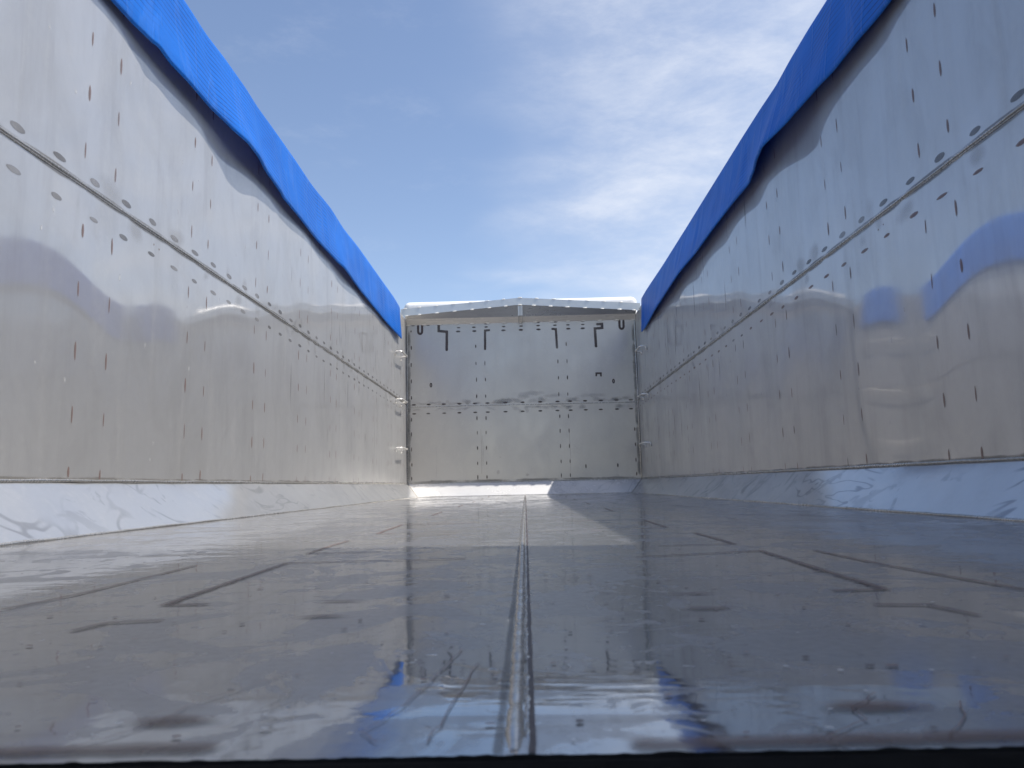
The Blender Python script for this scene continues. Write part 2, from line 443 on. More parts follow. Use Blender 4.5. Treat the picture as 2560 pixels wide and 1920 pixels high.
class MB:
    """collects faces with a material slot and uv each; build() links them as one object"""

    def __init__(s):
        s.v, s.f, s.m, s.uv, s.sm = [], [], [], [], []
        s.mats = []

    def slot(s, mat):
        if mat not in s.mats:
            s.mats.append(mat)
        return s.mats.index(mat)

    def face(s, pts, mat, uv=None, sm=False):
        i = len(s.v)
        s.v.extend(Vector(p) for p in pts)
        s.f.append(tuple(range(i, i + len(pts))))
        s.m.append(s.slot(mat))
        s.uv.append(uv)
        s.sm.append(sm)

    def grid(s, fn, us, ws, mat, flip=False, uvfn=None):
        i = len(s.v)
        n = len(ws)
        for a in us:
            for b in ws:
                s.v.append(Vector(fn(a, b)))
        k = s.slot(mat)
        for a in range(len(us) - 1):
            for b in range(n - 1):
                q = [i + a * n + b, i + (a + 1) * n + b, i + (a + 1) * n + b + 1, i + a * n + b + 1]
                ab = [(a, b), (a + 1, b), (a + 1, b + 1), (a, b + 1)]
                if flip:
                    q.reverse()
                    ab.reverse()
                s.f.append(tuple(q))
                s.m.append(k)
                s.uv.append([(us[x] if uvfn is None else uvfn(us[x], ws[y])[0], ws[y] if uvfn is None else uvfn(us[x], ws[y])[1]) for x, y in ab])
                s.sm.append(True)

    def box(s, lo, hi, mat):
        x0, y0, z0 = lo
        x1, y1, z1 = hi
        p = [(x0, y0, z0), (x1, y0, z0), (x1, y1, z0), (x0, y1, z0), (x0, y0, z1), (x1, y0, z1), (x1, y1, z1), (x0, y1, z1)]
        for q in ((0, 3, 2, 1), (4, 5, 6, 7), (0, 1, 5, 4), (1, 2, 6, 5), (2, 3, 7, 6), (3, 0, 4, 7)):
            s.face([p[k] for k in q], mat)

    def prism(s, poly, axis, a, b, mat):
        def mk(p, c):
            q = list(p)
            q.insert(axis, c)
            return tuple(q)
        n = len(poly)
        s.face([mk(p, a) for p in poly], mat)
        s.face([mk(p, b) for p in reversed(poly)], mat)
        for k in range(n):
            s.face([mk(poly[k], a), mk(poly[k], b), mk(poly[(k + 1) % n], b), mk(poly[(k + 1) % n], a)], mat)

    def tube(s, pts, rad, mat, sides=10, caps=True):
        pts = [Vector(p) for p in pts]
        i = len(s.v)
        prev = None
        for k, p in enumerate(pts):
            d = (pts[min(k + 1, len(pts) - 1)] - pts[max(k - 1, 0)]).normalized()
            if prev is None:
                a = d.orthogonal().normalized()
            else:
                a = (prev - d * prev.dot(d)).normalized()
            prev = a
            b = d.cross(a)
            rr = rad(k, p) if callable(rad) else rad
            for j in range(sides):
                an = 2 * math.pi * j / sides
                s.v.append(p + (a * math.cos(an) + b * math.sin(an)) * rr)
        kx = s.slot(mat)
        for k in range(len(pts) - 1):
            for j in range(sides):
                s.f.append((i + k * sides + j, i + k * sides + (j + 1) % sides, i + (k + 1) * sides + (j + 1) % sides, i + (k + 1) * sides + j))
                s.m.append(kx)
                s.uv.append(None)
                s.sm.append(True)
        if caps:
            for k, rev in ((0, True), (len(pts) - 1, False)):
                q = [i + k * sides + j for j in range(sides)]
                if rev:
                    q.reverse()
                s.f.append(tuple(q))
                s.m.append(kx)
                s.uv.append(None)
                s.sm.append(False)

    def build(s, name, parent=None, origin=None):
        me = bpy.data.meshes.new(name)
        off = Vector(origin) if origin else Vector((0, 0, 0))
        me.from_pydata([tuple(v - off) for v in s.v], [], s.f)
        for m in s.mats:
            me.materials.append(m)
        ul = me.uv_layers.new(name='UVMap')
        li = 0
        for k, p in enumerate(me.polygons):
            p.material_index = s.m[k]
            p.use_smooth = s.sm[k]
            u = s.uv[k]
            for j in range(len(p.vertices)):
                ul.data[li].uv = u[j] if u else (0.5, 0.5)
                li += 1
        me.update()
        o = bpy.data.objects.new(name, me)
        o.location = off
        COL.objects.link(o)
        if parent:
            o.parent = parent
        return o


def empty(name, label, cat, loc=(0, 0, 0)):
    o = bpy.data.objects.new(name, None)
    o.location = loc
    o.empty_display_size = 0.3
    COL.objects.link(o)
    o['label'] = label
    o['category'] = cat
    return o


def lin(a, b, n):
    return [a + (b - a) * k / n for k in range(n + 1)]


rnd = random.Random(7)

# ------------------------------------------------------------------ ground
g = MB()
gm = ground_mat()
GZ = -1.35
for a in (-400, 0):
    for b in (-400, 0):
        g.face([(a, b, GZ), (a + 400, b, GZ), (a + 400, b + 400, GZ), (a, b + 400, GZ)], gm)
go = g.build('ground')
go['kind'] = 'structure'

# ------------------------------------------------------------------ dimensions of the trailer body
HW = 1.175          # half the inside width
YF = 7.487          # front wall
HC = 0.134          # top of the sloping skirting
WC = 0.125
HS = 0.937          # weld seam between the lower and the upper sheet
ZT = 1.80
PAIR0, PAIRP, PAIRW = 1.912, 0.6455, 0.147     # stitch weld columns of the side stiffeners
ROWS_LO = [0.155, 0.31, 0.472, 0.64, 0.808]
ROWS_UP = [1.03, 1.20, 1.37, 1.555, 1.70]

trailer = empty('trailer', 'open bare stainless steel trailer body with weld marks, seen along its whole inside', 'trailer')


def wall_disp(side, y, z):
    """sheet bulging between the stiffeners, in metres towards the inside"""
    ph = (y - (PAIR0 + PAIRW * 0.5)) / PAIRP
    a = math.cos(2 * math.pi * ph)
    if z > HS:
        env = math.sin(math.pi * min(1.0, (z - HS) / 0.95)) ** 0.9
    else:
        env = max(0.0, math.sin(math.pi * (z - HC) / (HS - HC))) ** 0.9
    n = mnoise.noise(Vector((side * 7.3, y * 0.55, z * 1.3))) * 0.6 + mnoise.noise(Vector((side * 3.1 + 9, y * 1.7, z * 1.6))) * 0.4
    k = 0.0038 if side > 0 else 0.0030
    m = 0.80 + 0.7 * mnoise.noise(Vector((side * 2.0, y * 0.9, 4.0 + (1.7 if z > HS else 0))))
    return k * a * env * m + 0.0020 * n * env


def wx(side, y, z, off=0.0):
    return side * (HW - wall_disp(side, y, z) - off)


def side_decal(mb, side, y, z, hy, hz, kind, ang=0.0):
    c, s = math.cos(ang), math.sin(ang)
    pts = []
    for a, b in ((-1, -1), (1, -1), (1, 1), (-1, 1)):
        dy, dz = a * hy, b * hz
        yy, zz = y + c * dy - s * dz, z + s * dy + c * dz
        pts.append((wx(side, yy, zz, 0.0007), yy, zz))
    uv = [(0, 0), (1, 0), (1, 1), (0, 1)]
    if side > 0:
        pts.reverse()
        uv.reverse()
    mb.face(pts, DEC[kind], uv)


def bead(mb, pts, rad, mat=None, seed=0, step=0.012, sides=7):
    """weld bead along a poly-line, with ripples and lumps"""
    P = [Vector(p) for p in pts]
    out = []
    for a, b in zip(P[:-1], P[1:]):
        n = max(2, int((b - a).length / step))
        for k in range(n):
            out.append(a.lerp(b, k / n))
    out.append(P[-1])
    for q in out:
        q += Vector((mnoise.noise(q * 9 + Vector((seed, 0, 0))), mnoise.noise(q * 9 + Vector((0, seed, 5))), mnoise.noise(q * 9 + Vector((3, 1, seed))))) * rad * 0.35
    mb.tube(out, lambda k, p: rad * (1 + 0.07 * math.sin(k * 2.4) + 0.25 * mnoise.noise(p * 14 + Vector((seed, 2, 0)))), mat or M_BEAD, sides)


def ribbon(mb, pts2, hw, kind, place):
    """soft edged stroke along a poly-line; place(a, b) turns its plane coordinates into a point"""
    P = [Vector((p[0], p[1])) for p in pts2]
    L, Rr = [], []
    d0 = (P[1] - P[0]).normalized()
    d1 = (P[-1] - P[-2]).normalized()
    Q = [P[0] - d0 * hw] + P + [P[-1] + d1 * hw]
    us = [0.0] + [0.5] * len(P) + [1.0]
    for k in range(len(Q)):
        a = Q[max(k - 1, 0)]
        b = Q[min(k + 1, len(Q) - 1)]
        da = (Q[k] - a).normalized() if k else d0
        db = (b - Q[k]).normalized() if k < len(Q) - 1 else d1
        t = (da + db)
        t = t.normalized() if t.length > 1e-6 else da
        n = Vector((-t.y, t.x))
        sc = hw / max(0.5, abs(n.dot(Vector((-da.y, da.x)))))
        L.append(Q[k] + n * sc)
        Rr.append(Q[k] - n * sc)
    for k in range(len(Q) - 1):
        mb.face([place(*Rr[k]), place(*Rr[k + 1]), place(*L[k + 1]), place(*L[k])], DEC[kind],
                [(us[k], 0), (us[k + 1], 0), (us[k + 1], 1), (us[k], 1)])



def make_side(side):
    y_up0 = 0.57 if side > 0 else 0.08
    lo = MB()
    fl = side > 0
    lo.grid(lambda y, z: (wx(side, y, z), y, z), lin(0.08, YF, 190), lin(HC, HS, 18), M_WALL, flip=not fl)
    # outer skin of the wall; the right one has an added slit for sun
    x0, x1 = sorted((side * (HW + 0.03), side * 1.25))
    if side > 0:
        lo.box((x0, 0.0, -0.12), (x1, 0.42, 1.645), M_WALL)
        lo.box((x0, 0.42, -0.12), (x1, 0.472, 1.44), M_WALL)
        lo.box((x0, 0.472, -0.12), (x1, YF + 0.05, 1.645), M_WALL)
    else:
        lo.box((x0, 0.0, -0.12), (x1, YF + 0.05, 1.645), M_WALL)
    upb = MB()
    upb.grid(lambda y, z: (wx(side, y, z), y, z), lin(y_up0, YF, 180), lin(HS, ZT, 20), M_WALL, flip=not fl)
    if side > 0:  # filler pieces around the added slit that throws a sun sliver on the floor
        upb.box((HW - 0.001, 0.08, HS), (HW + 0.028, 0.435, 1.80), M_WALL)
        upb.box((HW - 0.001, 0.435, HS), (HW + 0.028, 0.465, 1.44), M_WALL)
        upb.box((HW - 0.001, 0.435, 1.60), (HW + 0.028, 0.465, 1.80), M_WALL)
        upb.box((HW - 0.001, 0.465, HS), (HW + 0.028, 0.57, 1.80), M_WALL)
    # stitch weld marks, two columns at every stiffener
    k = -2
    while True:
        y0 = PAIR0 + k * PAIRP
        if y0 > YF - 0.03:
            break
        for y in (y0, y0 + PAIRW):
            if y < 0.15 or y > YF - 0.05:
                continue
            for rows, mb in ((ROWS_LO, lo), (ROWS_UP, upb)):
                if mb is upb and y < y_up0 + 0.1:
                    continue
                for z in rows:
                    hz = 0.0305 * rnd.uniform(0.78, 1.10)
                    hy = 0.0052 * rnd.uniform(0.65, 1.35)
                    if z < 0.2:
                        hz *= 0.75
                    side_decal(mb, side, y + rnd.uniform(-.004, .004), z + rnd.uniform(-.006, .006), hy, hz, 'mark', rnd.uniform(-.03, .03))
        k += 1
    # ovals along the seam
    y = 0.34
    while y < YF - 0.08:
        side_decal(upb, side, y + rnd.uniform(-.006, .006), HS + 0.029 + rnd.uniform(-.002, .003), 0.031 * rnd.uniform(.85, 1.1), 0.0100 * rnd.uniform(.9, 1.2), 'oval')
        kind = 'oval' if side < 0 or rnd.random() < 0.15 else 'mark'
        hz = 0.0085 if kind == 'oval' else 0.0068
        side_decal(lo, side, y + rnd.uniform(-.006, .006), 0.859 + rnd.uniform(-.003, .003), 0.030 * rnd.uniform(.8, 1.1), hz * rnd.uniform(.85, 1.15), kind)
        y += 0.1625 if y < 1.9 else 0.1585
    # tinted band and grinding smudges beside the seam
    y = 0.1
    while y < YF - 0.1:
        L = rnd.uniform(0.12, 0.4)
        side_decal(upb, side, y + L / 2, HS + 0.006, L * 0.7, 0.008, 'band')
        side_decal(lo, side, y + L / 2, HS - 0.011, L * 0.7, 0.008, 'band')
        if rnd.random() < (0.75 if side < 0 else 0.4):
            hh = rnd.uniform(0.02, 0.05)
            side_decal(lo, side, y + rnd.uniform(0, L), HS - 0.012 - hh * rnd.uniform(.3, .9), rnd.uniform(.03, .09), hh, 'smudge', rnd.uniform(-.7, .7))
        if rnd.random() < (0.5 if side < 0 else 0.25):
            hh = rnd.uniform(0.02, 0.06)
            side_decal(upb, side, y + rnd.uniform(0, L), HS + 0.012 + hh * rnd.uniform(.3, .9), rnd.uniform(.03, .09), hh, 'smudge', rnd.uniform(-.7, .7))
        y += L
    # grime along the foot of the wall
    y = 0.15
    while y < YF - 0.2:
        L = rnd.uniform(0.08, 0.3)
        side_decal(lo, side, y + L / 2, HC + 0.006, L * 0.75, rnd.uniform(0.007, 0.011), 'band')
        if side < 0 and rnd.random() < 0.25:
            side_decal(lo, side, y, HC + 0.008, rnd.uniform(.004, .012), rnd.uniform(.002, .005), 'rust')
        y += L
    # dirty patches towards the front corner
    for _ in range(16):
        yy = rnd.uniform(5.2, 7.3)
        side_decal(upb, side, yy, rnd.uniform(1.15, 1.6), rnd.uniform(.012, .05), rnd.uniform(.08, .2), 'smudge', rnd.uniform(-.08, .08))
    for _ in range(46):
        yy = rnd.uniform(3.6, 7.4)
        hz = rnd.uniform(.05, .22)
        zz = rnd.uniform(0.3, 1.6)
        if abs(zz - HS) < hz + 0.05:
            zz = HS + (hz + .05) * (1 if zz > HS else -1)
        side_decal(upb if zz > HS else lo, side, yy, zz, rnd.uniform(.003, .014), hz, 'run', rnd.uniform(-.02, .02))
    for _ in range(60 if side < 0 else 25):
        yy = rnd.uniform(1.6, 6.2)
        a = rnd.uniform(.002, .006)
        zz = rnd.choice((rnd.uniform(.2, .85), rnd.uniform(.2, .85), rnd.uniform(1.0, 1.4)))
        side_decal(upb if zz > HS else lo, side, yy, zz, a, a * rnd.uniform(1, 3.5), 'nick', rnd.uniform(-.4, .4))
    for yy, zz, a in ((2.30, 0.898, .004), (2.335, 0.893, .004)):
        side_decal(lo, side, yy, zz, a, a, 'mark')
    wall = lo.build('side_wall', trailer)
    wall['label'] = 'side wall on the left' if side < 0 else 'side wall on the right'
    upb.build('upper_sheet', wall)
    sb = MB()
    bead(sb, [(wx(side, y, HS, 0.001), y, HS) for y in lin(0.09 if side < 0 else 0.58, YF, 60)], 0.0036, seed=3 + side)
    bead(sb, [(wx(side, y, HS, 0.0005), y, HS - 0.0062) for y in lin(0.09, YF, 60)], 0.0022, seed=13 + side)
    sb.build('weld_seam', wall)
    return wall


WALLS = {s: make_side(s) for s in (-1, 1)}

# ------------------------------------------------------------------ front wall


def fdisp(x, z):
    env = max(0, min(1, (z - HC) / 0.1)) * max(0.0, min(1.0, abs(z - HS) / 0.12 + 0.15)) * max(0, min(1, (HW - abs(x)) / 0.15))
    return 0.0022 * mnoise.noise(Vector((x * 1.2 + 5, z * 1.4, 2.2))) * env


def fpt(x, z, off=0.0):
    return (x, YF - fdisp(x, z) - off, z)


def front_decal(mb, x, z, hx, hz, kind, ang=0.0):
    c, s = math.cos(ang), math.sin(ang)
    pts = []
    for a, b in ((-1, -1), (1, -1), (1, 1), (-1, 1)):
        dx, dz = a * hx, b * hz
        pts.append(fpt(x + c * dx - s * dz, z + s * dx + c * dz, 0.0008))
    mb.face(pts, DEC[kind], [(0, 0), (1, 0), (1, 1), (0, 1)])


fl = MB()
fu = MB()
fl.grid(lambda x, z: fpt(x, z), lin(-HW, HW, 60), lin(HC, HS - 0.009, 18), M_FRONT)
fl.box((-1.25, YF + 0.03, -0.12), (1.25, YF + 0.08, 1.75), M_FRONT)
fu.grid(lambda x, z: fpt(x, z), lin(-HW, HW, 60), lin(HS - 0.009, 1.775, 20), M_FRONT)
HSF = HS - 0.030       # the seam of the front wall lies a little lower


def fmark(x, z, hx=0.0065, hz=0.026, kind='dark'):
    mb = fu if z > HS - 0.02 else fl
    front_decal(mb, x + rnd.uniform(-.002, .002), z, hx * rnd.uniform(.8, 1.2), hz * rnd.uniform(.85, 1.12), kind, rnd.uniform(-.03, .03))


ZS_LO = (0.184, 0.323, 0.477, 0.631, 0.778)
ZS_UP = (1.002, 1.173, 1.342, 1.52)
for x in (-1.13, -0.465, -0.374, 0.373, 0.464, 1.126):
    for z in ZS_LO + ZS_UP:
        if x == 1.126 and z > 0.7:
            continue
        if z == 1.52 and abs(x) < 0.4:
            continue
        fmark(x, z)
fmark(-1.13, 1.693, hz=0.016)
fmark(0.621, 0.27, 0.009, 0.027)
fmark(0.94, 0.273, 0.009, 0.027)
for x in (-1.106, -0.955, -0.8, -0.642, -0.483, -0.356, -0.174, 0.001, 0.18, 0.357, 0.483, 0.636, 0.796, 0.953, 1.1):
    front_decal(fu, x, 0.930, 0.027, 0.0105, 'dark')
    front_decal(fl, x + rnd.uniform(-.004, .004), 0.838, 0.026, 0.0095, 'dark')
for x in (-0.64, -0.483, -0.355, -0.175, 0.005, 0.18, 0.354, 0.487, 0.64):
    front_decal(fu, x, 1.720, 0.024, 0.009, 'dark')
    if abs(x) > .4 or abs(x) < .3:
        front_decal(fu, x + rnd.uniform(-.006, .006), 1.680, 0.028, 0.012, 'dark')
for x in (-1.11, -0.955, 0.18, 0.36, 0.64, -0.36):
    front_decal(fu, x, 1.752, 0.022, 0.006, 'dark')
FP = lambda a, b: fpt(a, b, 0.0011)
ribbon(fu, [(-0.845, 1.748), (-0.845, 1.690), (-0.762, 1.680), (-0.765, 1.492)], 0.0170, 'dark', FP)
ribbon(fu, [(-0.326, 1.685), (-0.367, 1.682), (-0.370, 1.490)], 0.0145, 'dark', FP)
ribbon(fu, [(0.327, 1.682), (0.362, 1.678), (0.368, 1.486)], 0.0145, 'dark', FP)
ribbon(fu, [(0.790, 1.719), (0.838, 1.720), (0.838, 1.680), (0.763, 1.674), (0.768, 1.490)], 0.0170, 'dark', FP)
for s in (-1, 1):
    ribbon(fu, [(s * 1.059, 1.746), (s * 1.059, 1.690), (s * 1.055, 1.675), (s * 1.046, 1.666), (s * 1.037, 1.664), (s * 1.028, 1.667), (s * 1.020, 1.676), (s * 1.017, 1.690), (s * 1.017, 1.746)], 0.0145, 'dark', FP)
ribbon(fu, [(0.759, 1.186), (0.760, 1.209), (0.807, 1.209), (0.807, 1.183)], 0.0110, 'dark', FP)
for cx_, cz_ in ((-0.93, 1.128), (0.932, 1.124)):
    ribbon(fu, [(cx_ + 0.0085 * math.sin(t), cz_ + 0.018 * math.cos(t)) for t in lin(0, 2 * math.pi, 14)], 0.0075, 'dark', FP)
for x, z, a, b in ((-0.93, 0.160, .016, .015), (0.032, 0.197, .026, .018), (0.94, 0.172, .016, .01), (-0.02, 0.835, .03, .03), (0.05, 0.84, .028, .03), (-0.235, 0.38, .02, .01), (-0.26, 0.23, .02, .03)):
    front_decal(fl, x, z, a, b, 'smudge', rnd.uniform(-.5, .5))
for _ in range(46):
    x = rnd.uniform(-1.1, 1.1)
    hh = rnd.uniform(.012, .04)
    front_decal(fu, x, HSF + 0.012 + hh * .9, rnd.uniform(.03, .11), hh, 'smudge', rnd.uniform(-.25, .25))
for _ in range(26):
    x = rnd.uniform(-1.1, 1.1)
    hh = rnd.uniform(.012, .03)
    front_decal(fl, x, HSF - 0.012 - hh * .9, rnd.uniform(.03, .09), hh, 'smudge', rnd.uniform(-.4, .4))
for x, z, a, b in ((0.08, 1.02, .19, .035), (0.02, 0.985, .10, .03), (0.30, 0.99, .13, .03), (0.72, 0.985, .2, .03)):
    front_decal(fu, x, z, a, b, 'smudge', 0.03)
for x0, x1 in ((-1.15, -.6), (-.65, -.1), (-.15, .4), (.35, .8), (.7, 1.15)):
    front_decal(fl, (x0 + x1) / 2, HC + 0.014, (x1 - x0) * .6, 0.02, 'band')
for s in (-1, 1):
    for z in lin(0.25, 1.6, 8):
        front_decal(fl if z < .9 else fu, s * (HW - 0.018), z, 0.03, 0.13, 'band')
for x, z0, z1, w in ((-0.425, 0.22, 0.66, .006), (-0.41, 0.3, 0.6, .004), (0.467, 0.2, 0.65, .005), (-0.88, .2, .5, .003)):
    ribbon(fl, [(x, z0), (x + .004, (z0 + z1) / 2), (x - .003, z1)], w, 'smudge', FP)
front = fl.build('front_wall', trailer)
fu.build('upper_sheet', front)
b = MB()
bead(b, [fpt(x, HSF, 0.001) for x in lin(-HW, HW, 24)], 0.0042, seed=41)
b.build('weld_seam', front)
for s in (-1, 1):
    b = MB()
    bead(b, [(s * (HW - 0.005), YF - 0.005, z) for z in lin(HC, 1.76, 20)], 0.0055, seed=50 + s)
    b.build('weld_seam', front)

# ------------------------------------------------------------------ gable beam over the front wall
ZL, ZFOLD, YB = 1.758, 1.799, YF - 0.098
YCAP = YF - 0.140


def cap_bot(x):
    return 1.912 - (1.912 - 1.823) * abs(x) / 1.2


def cap_top(x):
    return 1.984 - (1.984 - 1.897) * abs(x) / 1.2


gb = MB()
xs = lin(-HW + 0.002, HW - 0.002, 24)
gb.grid(lambda x, k: (x, YF + (YB - YF) * k, ZL + (ZFOLD - ZL) * k), xs, lin(0, 1, 4), M_SLOPE)
gb.grid(lambda x, k: (x, YB + (YCAP + 0.006 - YB) * k, ZFOLD + (cap_bot(x) + 0.006 - ZFOLD) * k), xs, lin(0, 1, 6), M_BEAM)
for s in (-1, 1):
    gb.face([(s * (HW - 0.002), YF + .02, ZL), (s * (HW - 0.002), YB, ZFOLD), (s * (HW - 0.002), YB, 1.89), (s * (HW - 0.002), YF + .02, 1.89)], M_BEAM)
beam = gb.build('gable_beam', trailer)
cp = MB()
for a, c in ((-1.215, 0.0), (0.0, 1.215)):
    for x0, x1 in ((a, c),):
        th = 0.004
        # upright flange and its roof leg, folded from one sheet
        v = [(x0, YCAP, cap_bot(x0)), (x1, YCAP, cap_bot(x1)), (x1, YCAP, cap_top(x1)), (x0, YCAP, cap_top(x0))]
        w = [(p[0], p[1] + th, p[2]) for p in v]
        cp.face(v, M_CAP)
        cp.face(list(reversed(w)), M_CAP)
        cp.face([v[0], w[0], w[1], v[1]], M_CAP)
        cp.face([(x0, YCAP + th, cap_top(x0)), (x0, YCAP, cap_top(x0)), (x1, YCAP, cap_top(x1)), (x1, YCAP + th, cap_top(x1))], M_CAP)
        r = [(x0, YCAP + th, cap_top(x0)), (x1, YCAP + th, cap_top(x1)), (x1, YF + 0.08, cap_top(x1) + .004), (x0, YF + 0.08, cap_top(x0) + .004)]
        cp.face(r, M_CAP)
        cp.face([(p[0], p[1], p[2] - th) for p in reversed(r)], M_CAP)
cp.build('cap_flange', beam)
br = MB()
for s in (-1, 1):
    xa = s * 0.019
    br.prism([(YCAP + .006, 1.911), (YCAP + .006, 1.800), (YF - .012, 1.742), (YF - .001, 1.742), (YF - .001, 1.757), (YB - .001, 1.7985), (YCAP + .005, 1.911)], 0, xa - .003, xa + .003, M_ROD)
br.box((-0.016, YCAP + 0.004, 1.80), (0.016, YCAP + 0.007, 1.912), M_BEAM)
br.build('bracket', beam)


def tack_mesh():
    t = MB()
    n = 8
    pts = []
    for k in range(n + 1):
        x = -0.02 + 0.04 * k / n
        pts.append((x, 0, 0))
    t.tube(pts, lambda k, p: 0.0062 * (0.60 + 0.40 * math.sin(math.pi * (k + .6) / (n + 1.2))) * (1 + .10 * math.sin(k * 3.1)), M_TACK, 7)
    return t.build('weld_tack', beam)


tk = tack_mesh()
spots = []
for k, x in enumerate((-1.157, -0.998, -0.834, -0.665, -0.497, -0.336, -0.17, -0.006, 0.155, 0.32, 0.489, 0.65, 0.818, 0.987, 1.153)):
    spots.append((x, YF - 0.009, ZL - 0.001, 0))
for x in (-1.16, -1.022, -0.846, -0.668, -0.492, -0.317, -0.145, -0.002, 0.14, 0.312, 0.483, 0.654, 0.829, 1.001, 1.15):
    sl = -math.atan(0.0742) * (1 if x > 0.05 else -1 if x < -0.05 else 0)
    spots.append((x, YCAP - 0.002, cap_bot(x) - 0.003, sl))
for x in (-1.17, -1.029, -0.856, -0.677, -0.504, -0.338, -0.166, 0.0, 0.17, 0.34, 0.51, 0.68, 0.85, 1.02):
    sl = -math.atan(0.0725) * (1 if x > 0.05 else -1 if x < -0.05 else 0)
    spots.append((x, YCAP + 0.003, cap_top(x) + 0.001, sl))
for k, (x, y, z, a) in enumerate(spots):
    o = tk if k == 0 else tk.copy()
    if k:
        COL.objects.link(o)
    o.location = (x + rnd.uniform(-.004, .004), y, z)
    o.rotation_euler = (0, -a, 0)
    o.scale = (rnd.uniform(.85, 1.12), 1, rnd.uniform(.85, 1.2))

# ------------------------------------------------------------------ sloping skirting plates
cw = MB()


def skirt(pts, us, name, seed, mat=None):
    """plate between two edge lines A->B (top) and C->D (foot)"""
    A, B, C, D = (Vector(p) for p in pts)
    n = (B - A).cross(C - A).normalized()
    mb = MB()

    def fn(u, w):
        p = A.lerp(B, u).lerp(C.lerp(D, u), w)
        e = math.sin(math.pi * w)
        return p + n * (0.0036 * e * mnoise.noise(p * 1.4 + Vector((seed, 0, 0))) + 0.0013 * e * mnoise.noise(p * 4.0 + Vector((0, seed, 0))))
    mb.grid(fn, lin(0, 1, us), lin(0, 1, 8), mat or M_CHAM)
    o = mb.build(name, trailer)
    return o


for s in (-1, 1):
    P = [(s * HW, 0.08, HC), (s * HW, YF, HC), (s * (HW - WC), 0.08, 0.0), (s * (HW - WC), YF - WC, 0.0)]
    if s > 0:
        P = [P[1], P[0], P[3], P[2]]
    o = skirt(P, 160, 'skirting_plate', 4 + s)
    b = MB()
    bead(b, [(s * (HW - 0.003), y, HC + 0.001) for y in lin(0.08, YF - .01, 60)], 0.0045, seed=60 + s)
    b.build('weld_seam', o)
    b = MB()
    bead(b, [(s * (HW - WC - 0.001), y, 0.001) for y in lin(0.08, YF - WC, 60)], 0.0045, seed=64 + s)
    b.build('weld_seam', o)
o = skirt([(-HW, YF, HC), (HW, YF, HC), (-HW + WC, YF - WC, 0), (HW - WC, YF - WC, 0)], 60, 'skirting_plate', 9, M_CHAMF)
b = MB()
bead(b, [(x, YF - 0.003, HC + 0.001) for x in lin(-HW, HW, 24)], 0.004, seed=70)
b.build('weld_seam', o)
b = MB()
bead(b, [(x, YF - WC - 0.001, 0.001) for x in lin(-HW + WC, HW - WC, 24)], 0.004, seed=71)
b.build('weld_seam', o)
for s in (-1, 1):
    b = MB()
    bead(b, [Vector((s * HW, YF, HC)).lerp(Vector((s * (HW - WC), YF - WC, 0)), k) + Vector((-s * .001, -.001, .002)) for k in lin(0, 1, 6)], 0.004, seed=75 + s)
    b.build('weld_seam', o)

# ------------------------------------------------------------------ floor
fb = MB()


def fz(x, y):
    e = min(1, max(0, (y - .3) / .3))
    return 0.0010 * e * mnoise.noise(Vector((x * 1.5, y * 0.9, 3.3))) + 0.00035 * e * mnoise.noise(Vector((x * 5, y * 4, 8.1)))


XW = HW - WC
ys = lin(0.29, 1.5, 60) + lin(1.5, YF - WC, 150)[1:]
fb.grid(lambda x, y: (x, y, fz(x, y)), lin(-XW, 0.004, 36), ys, M_FLOOR)
fb.grid(lambda x, y: (x, y, fz(x, y)), lin(0.004, XW, 36), ys, M_FLOOR)
fb.box((-XW, 0.30, -0.06), (XW, YF - WC, -0.03), M_FLOOR)
FLP = lambda a, b: (a, b, fz(a, b) + 0.0009)


def floor_stroke(pts, hw, kind='floor'):
    Q = []
    for a, c in zip(pts[:-1], pts[1:]):
        n = max(1, int((Vector(c) - Vector(a)).length / 0.05))
        for k in range(n):
            t = k / n
            Q.append((a[0] + (c[0] - a[0]) * t, a[1] + (c[1] - a[1]) * t))
    Q.append(pts[-1])
    ribbon(fb, Q, hw, kind, FLP)


def floor_mark(x, y, hx, hy, kind='floor', ang=0.0):
    c, s = math.cos(ang), math.sin(ang)
    fb.face([FLP(x + c * a * hx - s * d * hy, y + s * a * hx + c * d * hy) for a, d in ((-1, -1), (1, -1), (1, 1), (-1, 1))], DEC[kind],
            [(0, 0), (1, 0), (1, 1), (0, 1)])


for sx in (-1, 1):
    floor_mark(sx * 0.152, 0.598, 0.028, 0.0105)
    floor_mark(sx * 0.156, 0.676, 0.028, 0.008)
floor_mark(0.161, 0.340, 0.033, 0.0125)
floor_mark(-0.146, 0.337, 0.028, 0.0105)
floor_stroke([(-0.323, 0.56), (-0.316, 0.589), (-0.278, 0.595)], 0.0065)
floor_stroke([(0.284, 0.599), (0.318, 0.594), (0.329, 0.549)], 0.0065)
floor_stroke([(-0.277, 0.674), (-0.312, 0.675), (-0.314, 0.738), (-0.319, 1.037), (-0.078, 1.044)], 0.008)
floor_stroke([(0.283, 0.675), (0.326, 0.677), (0.328, 0.818), (0.337, 1.062), (0.159, 1.012)], 0.008)
floor_stroke([(0.332, 1.449), (0.335, 1.346), (0.333, 1.182), (0.22, 1.18)], 0.008)
floor_stroke([(-0.332, 1.449), (-0.335, 1.346), (-0.333, 1.182), (-0.22, 1.18)], 0.007)
floor_stroke([(0.408, 1.051), (0.412, 0.871), (0.437, 0.662)], 0.006)
floor_stroke([(-0.454, 0.666), (-0.440, 0.755), (-0.442, 1.025)], 0.005)
